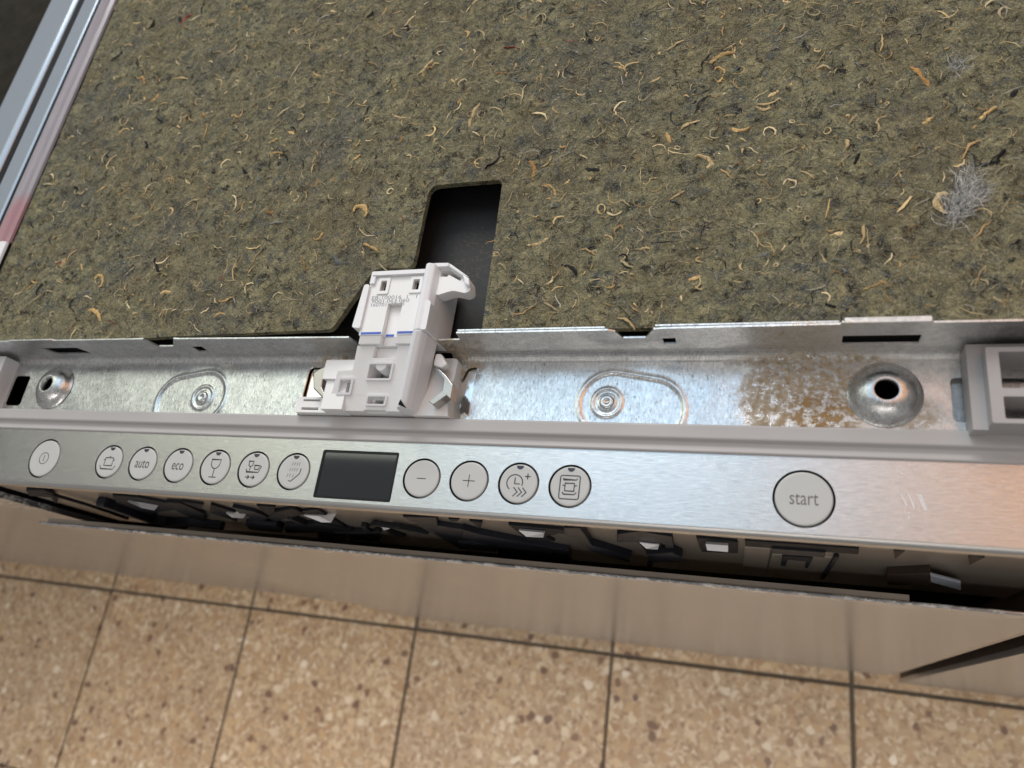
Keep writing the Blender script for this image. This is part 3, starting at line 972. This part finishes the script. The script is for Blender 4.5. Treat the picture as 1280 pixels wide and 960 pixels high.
def stroke_icon(name, mb, cx, cy, z):
    S = 1.0
    w = 0.00050
    def rb(pts, closed=False, ww=w):
        mb.ribbon([(cx + a * 0.00122, cy + b * 0.00122 - 0.0003) for a, b in pts], ww, z, z, closed, 1)
    def arc(x, y, r, a0, a1, n=20):
        return [(x + r * math.cos(math.radians(a0 + (a1 - a0) * i / n)), y + r * math.sin(math.radians(a0 + (a1 - a0) * i / n))) for i in range(n + 1)]
    if name == 'power':
        rb(arc(0, 0.2, 2.7, 0, 360, 36)[:-1], True, .00042); rb([(0, -1.3), (0, 1.7)], ww=.00045)
    elif name == 'pot':
        rb([(-2.3, 2.0), (2.3, 2.0), (2.3, -1.6), (-2.3, -1.6)], True); rb([(-0.5, 2.6), (0.5, 2.6)]); rb([(-3.3, 1.0), (-2.3, 1.0)]); rb([(2.3, 1.0), (3.3, 1.0)])
        rb([(-4.4, -1.6), (-3.6, -3.2), (3.6, -3.2), (4.4, -1.6)])
    elif name == 'glass':
        rb([(-2.4, 3.6), (2.4, 3.6), (2.1, 1.2), (1.2, 0.0), (0, -0.4), (-1.2, 0.0), (-2.1, 1.2)], True); rb([(0, -0.4), (0, -4.0)]); rb([(-1.9, -4.1), (1.9, -4.1)])
    elif name == 'mixed':
        rb([(-2.9, 3.6), (-0.5, 3.6), (-0.8, 1.8), (-1.7, 1.2), (-2.6, 1.8)], True); rb([(-1.7, 1.2), (-1.7, -0.4)])
        rb([(0.3, 1.9), (2.9, 1.9), (2.5, 0.2), (0.7, 0.2)], True); rb(arc(3.1, 1.2, .6, -90, 90, 6))
        rb([(-3.5, 0.3), (-3.1, -1.0), (2.8, -1.0), (3.4, 0.3)])
        for x in (-2.0, 0.6):
            rb([(x - 1.1, -3.2), (x + 0.9, -3.2)]); rb([(x, -2.4), (x + 0.9, -3.2), (x, -4.0)])
    elif name == 'shower':
        for j, (y, xs) in enumerate(((3.4, (-1.0, 0.1, 1.2, 2.3)), (1.0, (-1.6, -0.5, .6, 1.7)), (-1.5, (-2.2, -1.0, 0.4)))):
            for x in xs:
                rb([(x + .15, y + .7), (x - .15, y - .7)], ww=.00028)
        rb([(3.5, 1.6), (3.3, -0.6), (-0.2, -4.0), (-1.4, -3.6)])
    elif name == 'minus':
        rb([(-1.9, 0.1), (1.9, 0.1)], ww=.0004)
    elif name == 'plus':
        rb([(-2.4, 0.2), (2.4, 0.2)], ww=.0004); rb([(0, -2.2), (0, 2.6)], ww=.0004)
    elif name == 'timer':
        rb(arc(-1.4, 0.4, 3.0, -20, 235, 30)); rb([(-1.4, 2.4), (-1.4, 0.0), (0.6, 0.0)])
        rb([(2.2, 2.9), (4.4, 2.9)]); rb([(3.3, 1.8), (3.3, 4.0)])
        for k in range(3):
            x = -1.6 + k * 1.7
            rb([(x, -1.3), (x + 1.6, -3.0), (x, -4.7)])
    elif name == 'machine':
        rb([(p[0], p[1]) for p in [(q[0] * 1000, q[1] * 1000) for q in rect(-.0036, .0036, -.0045, .0040, .0007, 3)]], True)
        rb([(-2.6, 3.1), (-2.4, 2.5), (2.4, 2.5), (2.6, 3.1)]); rb([(-1.7, 1.2), (1.7, 1.2), (1.7, -1.6), (-1.7, -1.6)], True)
        rb([(-2.6, 0.5), (-1.7, 0.2)]); rb([(2.6, 0.5), (1.7, 0.2)]); rb([(-2.6, -2.0), (-2.0, -2.8), (2.0, -2.8), (2.6, -2.0)])


ICONS = ['power', 'pot', 'auto', 'eco', 'glass', 'mixed', 'shower', 'minus', 'plus', 'timer', 'machine', 'start']
BLAB = ["round on/off button with a circle and line symbol", "button with a pot and plate symbol", "button printed auto", "button printed eco",
        "button with a wine glass symbol", "button with a glass and cup symbol over arrows", "button with a spray shower symbol", "button with a minus sign",
        "button with a plus sign", "button with a clock, plus and arrows symbol", "button with a boxed pot symbol", "large round button printed start"]
for (x, r), ic, lab in zip(BT, ICONS, BLAB):
    zt = 0.0002
    mb = MB()
    mb.lathe([(r, -0.0021), (r, zt - 0.0006), (r - 0.00018, zt - 0.0002), (r - 0.0006, zt - 0.00003), (r - 0.0012, zt)], (x, BY, 0), 64)
    zi = zt + 0.00004
    if ic in ('auto', 'eco', 'start'):
        v, f = text_mesh(ic, 0.0078 if ic != 'start' else 0.0082, 0.70)
        mb.add([(p[0] + x, p[1] + BY - 0.0001, zi) for p in v], f, 1)
    else:
        stroke_icon(ic, mb, x, BY, zi)
    b = mb.build('button', [M['button'], M['greyprint'] if ic == 'start' else M['print']], panel)
    b["label"] = lab
    if ic not in ('power', 'start', 'minus', 'plus'):
        arcp = [(x + 0.0017 * math.cos(math.radians(a)), BY + r - 0.0007 + 0.0018 * math.sin(math.radians(a))) for a in range(180, 361, 20)]
        MB().poly(arcp, [], zt - 0.0004, zi + 0.00006, 'z').build('indicator', M['ind'], panel)
# display
d0, d1, d2, d3 = DISP
MB().poly(rect(d0 + .0003, d1 - .0003, d2 + .0003, d3 - .0003, 0.0010), [rect(d0 + .0012, d1 - .0012, d2 + .0012, d3 - .0012, 0.0007)], -0.0021, -0.0001, 'z').build('display_bezel', M['bezel'], panel)
MB().poly(rect(d0 + .00115, d1 - .00115, d2 + .00115, d3 - .00115, 0.0007), [], -0.0021, -0.0004, 'z').build('display', M['glass'], panel)
# scratches right of the start button
mb = MB()
for (u0, v0, u1, v1) in ((1126, 617, 1134, 633), (1135, 616, 1143, 635), (1147, 617, 1156, 637), (1150, 617, 1158, 638), (1136, 640, 1137, 641), (1136, 645, 1137, 648), (1122, 586, 1128, 593)):
    mb.ribbon([at_z(u0, v0, 0.0001), at_z(u1, v1, 0.0001)], 0.00034, 0.00006, 0.00006)
mb.build('scratch', M['white2'], panel)

# ------------------------------------------------------------------ control housing below the panel edge
YH = -0.0430
PR = 0.55
mb = MB(); mb.box(-0.2900, 0.2920, YH + 0.0006, YH + 0.006, -0.138, -0.0066)
house = mb.build('control_housing', M['housing'], dw)
house["label"] = "grey housing behind the panel edge with black clips, openings drawn in black and white light guides"
MB().box(-0.2975, 0.2975, -0.0360, -0.0310, -0.40, -0.0066).build('gap_backing', M['black'], dw)  # black sheet added behind the gap in place of its shade


def clip(pts, proud, mat=M['black'], name='clip', depth=0.0015, y=YH):  # raised black pieces: clips, and openings whose shade is drawn as black
    mb = MB()
    proud = min(proud * PR, 0.0040)
    q = [at_y(u, v, y - proud) for u, v in pts]
    mb.poly(q, [], y - proud, y + depth, 'y')
    return mb.build(name, mat, house, bevel=0.0003, segs=1)


def bar(pts, w, proud, mat=M['black'], name='cable'):
    mb = MB()
    proud = min(proud * PR, 0.0036); w *= 0.9
    q = [Vector(at_y(u, v, YH - proud)) for u, v in pts]
    L = []; R_ = []
    for i in range(len(q)):
        a = q[max(i - 1, 0)]; b = q[min(i + 1, len(q) - 1)]; d = (b - a).normalized(); n = Vector((-d.y, d.x)) * w / 2
        L.append(tuple(q[i] + n)); R_.append(tuple(q[i] - n))
    mb.poly(L + R_[::-1], [], YH - proud - w * .5, YH - proud + w * .5, 'y')
    return mb.build(name, mat, house, bevel=w * .25, segs=2)


B_, N_ = M['black'], M['navy']
clip([(32, 613), (55, 613), (66, 618), (71, 629), (69, 630), (63, 622), (36, 620)], 0.004, B_)
bar([(56, 615), (110, 631), (160, 648)], 0.0022, 0.003)
clip([(140, 619), (172, 622), (225, 632), (224, 637), (195, 640), (190, 648), (150, 640)], 0.002, B_)
bar([(125, 626), (190, 648), (236, 657)], 0.0075, 0.004, N_, 'beam')
clip([(207, 628), (225, 629), (256, 643), (256, 652), (240, 648), (222, 640)], 0.003, B_)
bar([(205, 653), (240, 653), (279, 657)], 0.0060, 0.005, N_, 'beam')
clip([(226, 627), (254, 631), (251, 637)], 0.002, B_)
clip([(263, 631), (296, 641), (296, 652), (262, 641)], 0.002, B_)
clip([(290, 634), (318, 640), (345, 652), (330, 652), (300, 643)], 0.003, N_)
clip([(320, 632), (344, 634), (343, 641), (336, 645), (330, 641)], 0.002, B_)
clip([(345, 640), (366, 636), (380, 643), (345, 652), (330, 651)], 0.003, B_)
clip([(306, 656), (318, 653), (345, 657), (354, 662), (352, 666), (330, 664), (312, 662)], 0.006, N_)
clip([(356, 657), (400, 655), (440, 664), (440, 666), (357, 666)], 0.004, B_)
clip([(374, 640), (396, 637), (440, 664), (428, 662), (412, 655), (396, 654)], 0.002, B_)
bar([(362, 645), (381, 653)], 0.004, 0.002)
clip([(397, 667), (433, 669), (432, 685), (397, 680)], 0.003, N_)
bar([(420, 664), (455, 664), (475, 663)], 0.0035, 0.003)
bar([(455, 656), (466, 664)], 0.004, 0.002)
bar([(465, 657), (469, 654), (500, 658), (536, 665)], 0.0035, 0.003)
clip([(480, 661), (508, 671), (500, 671), (486, 667)], 0.002, B_)
clip([(438, 667), (452, 667), (475, 677), (437, 675)], 0.003, B_)
clip([(503, 646), (545, 647), (547, 657), (580, 662), (580, 671), (536, 665)], 0.004, N_)
clip([(542, 667), (580, 672), (580, 685), (572, 684)], 0.003, B_)
clip([(578, 662), (600, 668), (660, 680), (711, 689), (711, 695), (620, 684), (578, 673)], 0.005, N_, 'beam')
clip([(586, 651), (603, 653), (601, 661)], 0.002, B_)
clip([(572, 678), (622, 682), (622, 690), (572, 686)], 0.005, N_)
clip([(635, 656), (720, 664), (720, 671), (700, 667), (682, 671), (694, 677), (660, 676), (650, 668)], 0.002, B_)
clip([(560, 649), (575, 649), (572, 652), (564, 652)], 0.002, B_)
clip([(622, 688), (711, 696), (714, 703), (622, 698)], 0.003, B_)
clip([(705, 660), (725, 660), (740, 682), (789, 697), (788, 703), (740, 689), (715, 673), (705, 668)], 0.006, N_, 'beam')
clip([(771, 668), (800, 664), (840, 671), (843, 692), (835, 690), (830, 680), (798, 678), (771, 678)], 0.003, N_)
clip([(796, 677), (826, 680), (828, 688), (806, 688)], 0.0015, B_)
clip([(807, 694), (840, 691), (853, 697), (852, 702), (815, 703)], 0.007, N_)
bar([(812, 704), (813, 720)], 0.003, 0.004)
clip([(870, 672), (922, 678), (922, 692), (877, 690)], 0.0015, B_)
clip([(931, 676), (1074, 686), (1073, 693), (932, 683)], 0.003, B_, 'ledge')
clip([(931, 684), (963, 686), (958, 716), (929, 716)], 0.002, M['housing'], 'cover')
clip([(965, 693), (1046, 697), (1030, 722), (958, 716)], 0.0015, M['housing'], 'cover')
clip([(965, 686), (1032, 691), (1031, 697), (964, 692)], 0.005, N_, 'ledge')
clip([(978, 695), (1016, 698), (1010, 710), (1006, 710), (1008, 702), (985, 700), (982, 708), (976, 707)], 0.003, B_, 'frame')
bar([(1046, 694), (1028, 722)], 0.0022, 0.002)
clip([(1117, 689), (1132, 689), (1119, 700)], 0.0015, M['brown'])
clip([(1210, 694), (1232, 697), (1212, 707)], 0.0015, M['brown'])
clip([(1109, 719), (1163, 717), (1163, 731), (1109, 731)], 0.006, M['brown'], 'catch')
clip([(1163, 719), (1201, 729), (1201, 738), (1164, 728)], 0.0075, M['tab'], 'catch_plate', depth=-0.0026)
# white light guides: wedges whose sloping face looks up
for quad in (((159, 627), (195, 634), (193, 638), (177, 635)), ((282, 641), (304, 644), (304, 648), (290, 647)), ((379, 644), (398, 645), (414, 653), (402, 653)),
             ((476, 658), (481, 658), (487, 661), (480, 663)), ((648, 663), (680, 666), (679, 672), (658, 671)), ((799, 678), (824, 681), (822, 687), (808, 686)), ((882, 680), (910, 682), (910, 690), (884, 688))):
    q = []
    ya, yb = YH - 0.0022, YH - (0.0046 if quad[0][0] != 476 else 0.0026)
    for k, (u, v) in enumerate(quad):
        y = ya if k < 2 else yb
        x, z = at_y(u, v, y); q.append((x, y, z))
    back = [(x, YH + 0.001, z - 0.003) for x, y, z in q]
    mb = MB(); mb.add(q + back, [(3, 2, 1, 0), (4, 5, 6, 7), (0, 1, 5, 4), (1, 2, 6, 5), (2, 3, 7, 6), (3, 0, 4, 7)])
    mb.build('light_guide', M['glow'], house)

# ------------------------------------------------------------------ outer door skin
YD = -0.0580
mb = MB(); mb.box(-0.2980, 0.2980, YD, YD + 0.0016, -0.655, -0.0795)
door = mb.build('outer_door', M['door'], dw, bevel=0.0005, segs=1)
door["label"] = "grey door skin with chipped white paint along its top edge"
mb = MB(); mb.box(-0.2920, 0.2400, YD + 0.0017, YD + 0.0046, -0.0830, -0.0812)
mb.build('folded_edge', M['housing'], door)
mb = MB(); mb.box(0.2981, 0.3030, YD + 0.001, YD + 0.030, -0.655, -0.082)
mb.build('side_fold', M['housing'], door)

# ------------------------------------------------------------------ felt mat
mat_t = thing('felt_mat', (0, 0.3, 0.018), "olive brown recycled felt mat flecked with tan fibres, cut out around the latch", "felt mat")
ZM = 0.0200
CUT = round_poly([(-0.2828, 0.62), (-0.2828, 0.0332), (-0.1500, 0.0334), (-0.0262, 0.0362), (-0.0092, 0.0700), (0.0122, 0.0696), (0.0124, 0.1186), (0.0530, 0.1182), (0.0548, 0.0335), (0.286, 0.0335), (0.286, 0.62)],
                 [0, 0, 0, .003, .004, .004, .006, .004, .0005, 0, 0], 6)


def mat_sdf(X, Y):
    return poly_sdf(X, Y, CUT)


def mat_h(X, Y):
    h = (vnoise(X * 55, Y * 55, 1) - .5) * 0.0014 + (vnoise(X * 160, Y * 160, 2) - .5) * 0.0017 + (vnoise(X * 420, Y * 420, 5) - .5) * 0.0007
    s = -poly_sdf(X, Y, CUT)
    return ZM + h * np.clip(s / 0.004, 0.25, 1)


mat = sheet('felt_sheet', -0.2845, 0.288, 0.0315, 0.56, 0.0016, mat_sdf, mat_h, 0.0032, M['felt'], mat_t)


def mat_points(n, margin, x0=-0.281, x1=0.285, y0=0.036, y1=0.52):
    out = []
    while len(out) < n:
        x = RNG.uniform(x0, x1, n * 2); y = RNG.uniform(y0, y1, n * 2)
        ok = mat_sdf(x, y) < -margin
        out += list(zip(x[ok], y[ok]))
    return np.array(out[:n])


# short fibres: tiny curved strips lying in and on the felt, uncountable
def fibre_field(name, n, lens, widths, palette, weights, lift, parent, pts=None, seg=4, zbase=None, curl=1.3, head=None):
    P = mat_points(n, 0.003) if pts is None else pts
    n = len(P)
    Ln = lens[0] + (lens[1] - lens[0]) * RNG.uniform(0, 1, n) ** 1.7; Wd = widths[0] + (widths[1] - widths[0]) * RNG.uniform(0, 1, n) ** 1.5
    A = RNG.uniform(0, 2 * np.pi, n) if head is None else RNG.normal(head, 0.75, n); K = RNG.normal(0, curl, n)
    V = np.zeros((n, (seg + 1) * 2, 3)); x, y = P[:, 0].copy(), P[:, 1].copy()
    arch = RNG.uniform(0.2, 1.0, n) * lift
    base = mat_h(P[:, 0], P[:, 1]) if zbase is None else zbase
    for k in range(seg + 1):
        t = k / seg; a = A + K * (t - .5) + RNG.normal(0, .22, n)
        nx, ny = -np.sin(a), np.cos(a); w = Wd * (0.25 + 0.75 * np.sin(np.pi * (0.1 + 0.8 * t))) * RNG.uniform(.55, 1.3, n)
        zz = base + arch * np.sin(np.pi * t) + 0.0001
        V[:, 2 * k] = np.stack([x + nx * w / 2, y + ny * w / 2, zz], 1)
        V[:, 2 * k + 1] = np.stack([x - nx * w / 2, y - ny * w / 2, zz + Wd * .12], 1)
        x = x + np.cos(a) * Ln / seg; y = y + np.sin(a) * Ln / seg
    off = np.arange(n)[:, None] * (seg + 1) * 2
    F = np.concatenate([np.stack([off[:, 0] + 2 * k, off[:, 0] + 2 * k + 1, off[:, 0] + 2 * k + 3, off[:, 0] + 2 * k + 2], 1)[:, None] for k in range(seg)], 1).reshape(-1, 4)
    Vf = V.reshape(-1, 3)
    me = bpy.data.meshes.new(name)
    me.vertices.add(len(Vf)); me.vertices.foreach_set('co', Vf.ravel().astype(np.float32))
    me.loops.add(F.size); me.loops.foreach_set('vertex_index', F.ravel().astype(np.int32))
    me.polygons.add(len(F)); me.polygons.foreach_set('loop_start', np.arange(0, F.size, 4, dtype=np.int32))
    me.polygons.foreach_set('loop_total', np.full(len(F), 4, np.int32))
    me.update(calc_edges=True)
    ci = RNG.choice(len(palette), n, p=np.array(weights) / sum(weights))
    c = np.array(palette)[ci] * RNG.uniform(0.50, 1.30, (n, 1))
    c = np.concatenate([c, np.ones((n, 1))], 1)
    c = np.repeat(c, (seg + 1) * 2, 0).astype(np.float32)
    at = me.color_attributes.new('tint', 'FLOAT_COLOR', 'POINT')
    at.data.foreach_set('color', c.ravel())
    o = fin(name, me, M['attr'], parent)
    o["kind"] = "stuff"
    return o


PAL = [(0.40, 0.32, 0.18), (0.21, 0.18, 0.105), (0.085, 0.08, 0.06), (0.02, 0.021, 0.024), (0.13, 0.145, 0.15), (0.36, 0.33, 0.26), (0.33, 0.21, 0.10), (0.26, 0.05, 0.05), (0.5, 0.47, 0.42)]
fibre_field('fine_fibres', 52000, (0.0015, 0.0055), (0.00010, 0.00026), PAL, [22, 26, 18, 16, 14, 8, 4, .4, 1.5], 0.0006, mat_t)
fibre_field('loose_fibres', 4200, (0.004, 0.011), (0.00022, 0.00055), PAL, [26, 14, 8, 20, 12, 8, 7, .5, 1], 0.0009, mat_t, seg=5)


fibre_field('curled_fibres', 2600, (0.002, 0.014), (0.00022, 0.0011), [(0.58, 0.43, 0.22), (0.64, 0.52, 0.32), (0.45, 0.30, 0.14), (0.022, 0.023, 0.026), (0.16, 0.17, 0.17)], [34, 30, 14, 12, 6], 0.0008, mat_t, seg=7, curl=2.6)


# larger curls, each one its own piece; a handful of shapes shared between them
def curl_mesh(kind, k):
    rnd = random.Random(100 + k)
    n = 9
    L = 1.0
    pts = []; a = 0; x = y = 0
    if kind == 'hook':
        turn = rnd.uniform(2.2, 4.0)
    elif kind == 'bow':
        turn = rnd.uniform(0.5, 1.6)
    elif kind == 'wave':
        turn = 0
    else:
        turn = rnd.uniform(-.4, .4)
    for i in range(n + 1):
        t = i / n
        pts.append((x, y))
        if kind == 'wave':
            a = 0.9 * math.sin(t * 7 + k)
        elif kind == 'hook':
            a += turn / n * (0.4 + 1.2 * t)
        else:
            a += turn / n
        aj = a + rnd.uniform(-.45, .45)
        x += math.cos(aj) / n; y += math.sin(aj) / n
    cx = sum(p[0] for p in pts) / len(pts); cy = sum(p[1] for p in pts) / len(pts)
    wid = {'hook': 0.13, 'bow': 0.12, 'wave': 0.13, 'chip': 0.30}[kind] * rnd.uniform(.6, 1.4)
    V = []; F = []
    for i in range(n + 1):
        t = i / n
        p0 = pts[max(i - 1, 0)]; p1 = pts[min(i + 1, n)]
        d = math.atan2(p1[1] - p0[1], p1[0] - p0[0]); nx, ny = -math.sin(d), math.cos(d)
        w = wid * (0.25 + 0.75 * math.sin(math.pi * (0.08 + 0.84 * t)) ** .7) * rnd.uniform(.45, 1.35) / 2
        X, Y = pts[i][0] - cx, pts[i][1] - cy
        zt = 0.02 + 0.05 * math.sin(t * 5 + k) + rnd.uniform(-.03, .03)
        V += [(X + nx * w, Y + ny * w, -0.03), (X + nx * w * .45, Y + ny * w * .45, zt), (X - nx * w * .45, Y - ny * w * .45, zt * .9), (X - nx * w, Y - ny * w, -0.03)]
    for i in range(n):
        for j in range(3):
            F.append((4 * i + j, 4 * i + j + 1, 4 * i + j + 5, 4 * i + j + 4))
    F += [(3, 2, 1, 0), (4 * n, 4 * n + 1, 4 * n + 2, 4 * n + 3)]
    F = [tuple(reversed(f)) for f in F]
    me = bpy.data.meshes.new('fibre')
    me.from_pydata(V, [], F)
    me.polygons.foreach_set('use_smooth', np.ones(len(F), bool))
    return me


SH = {}
for kk, (kind, cnt) in enumerate((('hook', 6), ('bow', 6), ('wave', 5), ('chip', 4))):
    for j in range(cnt):
        SH[(kind, j)] = curl_mesh(kind, kk * 10 + j)
MATCOPY = {}


def fibre_obj(kind, j, mk):
    key = (kind, j, mk)
    if key not in MATCOPY:
        me = SH[(kind, j)].copy(); me.materials.append(M[mk]); MATCOPY[key] = me
    o = bpy.data.objects.new('fibre', MATCOPY[key])
    COL.objects.link(o)
    return o


PX = mat_points(285, 0.008, y1=0.40)
for i, (x, y) in enumerate(PX):
    kind = random.choices(['hook', 'bow', 'wave', 'chip'], [28, 28, 24, 20])[0]
    j = random.randrange({'hook': 6, 'bow': 6, 'wave': 5, 'chip': 4}[kind])
    mk = random.choices(['tan', 'cream', 'rustfib', 'blackfib', 'bluefib', 'redfib'], [38, 30, 10, 17, 3, 2])[0]
    o = fibre_obj(kind, j, mk)
    L = random.uniform(0.006, 0.0150) if kind != 'chip' else random.uniform(0.003, 0.0070)
    if mk == 'blackfib':
        L *= 1.2
    wv = random.uniform(0.45, 1.0)
    L *= random.choice((0.6, 0.8, 1.0, 1.15))
    o.scale = (L, L * random.choice((-1, 1)) * random.uniform(.6, 1.15), L * 0.5)
    o.rotation_euler = (random.uniform(-.12, .12), random.uniform(-.12, .12), random.uniform(0, 6.283))
    o.location = (x, y, float(mat_h(np.array([x]), np.array([y]))[0]) + 0.0002)
    attach(o, mat_t)
# grey lint tufts
for ((cx, cy), rr, n) in ((at_z(1207, 248, ZM), 0.0075, 1100), (at_z(1196, 88, ZM), 0.0055, 130), (at_z(1192, 268, ZM), 0.0045, 420)):
    ang = RNG.normal(0, 1, (n, 2))
    pts = np.stack([cx + ang[:, 0] * rr * .30, cy + ang[:, 1] * rr * .60 + ang[:, 0] * rr * .25], 1)
    o = fibre_field('lint_tuft', n, (0.0015, 0.012), (0.00003, 0.00014), [(0.66, 0.65, 0.62), (0.40, 0.40, 0.39), (0.80, 0.79, 0.76), (0.03, 0.03, 0.03)], [5, 6, 2, 4], 0.0014, mat_t, pts=pts, seg=5, zbase=ZM + RNG.uniform(0.0002, 0.0018, n), head=1.15)

# lilac film folded over the left edge of the machine
mb = MB()
pr = [(-0.2990, 0.0195), (-0.2980, 0.0222), (-0.2955, 0.0230), (-0.2905, 0.0226), (-0.2860, 0.0231), (-0.2832, 0.0222), (-0.2826, 0.0206), (-0.2840, 0.0204), (-0.2980, 0.0193)]
mb.poly(pr, [], 0.103, 0.62, 'y')
film = mb.build('protective_film', M['film'], None, bevel=0.0005)
film["label"] = "lilac plastic film strip along the left edge of the felt mat"
film["category"] = "film strip"
mb = MB(); mb.poly([(p[0] + 0.0003, p[1] + 0.0016) for p in pr], [], 0.0345, 0.1025, 'y')
mb.build('film_end', M['white2'], film, bevel=0.0006)

# ------------------------------------------------------------------ neighbouring appliances
nb = thing('neighbouring_appliance', (-0.6, 0.2, ZF), "grey appliance left of the dishwasher with white metal edge rails and felt top coloured dark for shade", "appliance")
def rail_prof(x0, x1, z0, z1, r):
    out = [(x0, z0)]
    out += [(x0 + r - r * math.cos(math.radians(a)), z1 - r + r * math.sin(math.radians(a))) for a in range(0, 91, 15)]
    out += [(x1 - r + r * math.sin(math.radians(a)), z1 - r + r * math.cos(math.radians(a))) for a in range(0, 91, 15)]
    return out + [(x1, z0)]
MB().poly(rail_prof(-0.3222, -0.3050, 0.0150, 0.0200, 0.0022), [], -0.04, 0.75, 'y').build('edge_rail', M['alu'], nb)
MB().poly(rail_prof(-0.3610, -0.3274, 0.0110, 0.0212, 0.0050), [], -0.04, 0.75, 'y').build('edge_rail', M['alu'], nb)
MB().box(-0.3275, -0.3220, -0.04, 0.75, -0.02, 0.0196).build('rubber_gasket', M['black'], nb)
MB().box(-0.3052, -0.3000, -0.04, 0.75, -0.02, 0.0196).build('rubber_gasket', M['black'], nb)
mb = MB(); mb.box(-0.90, -0.3615, -0.04, 0.75, -0.03, -0.012); mb.build('felt_top', M['felt_shaded'], nb)
MB().box(-1.40, -0.3010, -0.0480, -0.0440, -0.665, -0.0300).build('front_panel', M['panelgrey'], nb)
MB().box(-1.40, -0.3040, -0.0438, 0.75, -0.62, -0.0310).build('appliance_body', M['black'], nb)

nr = thing('neighbouring_cabinet', (0.6, 0.2, ZF), "plain grey front standing right of the dishwasher beyond a dark gap", "cabinet")
MB().box(0.3160, 1.00, -0.0610, -0.0570, -0.715, -0.0300).build('front_panel', M['panelgrey'], nr)
MB().box(0.3160, 1.00, -0.0568, 0.75, -0.70, -0.0310).build('cabinet_body', M['brown'], nr)
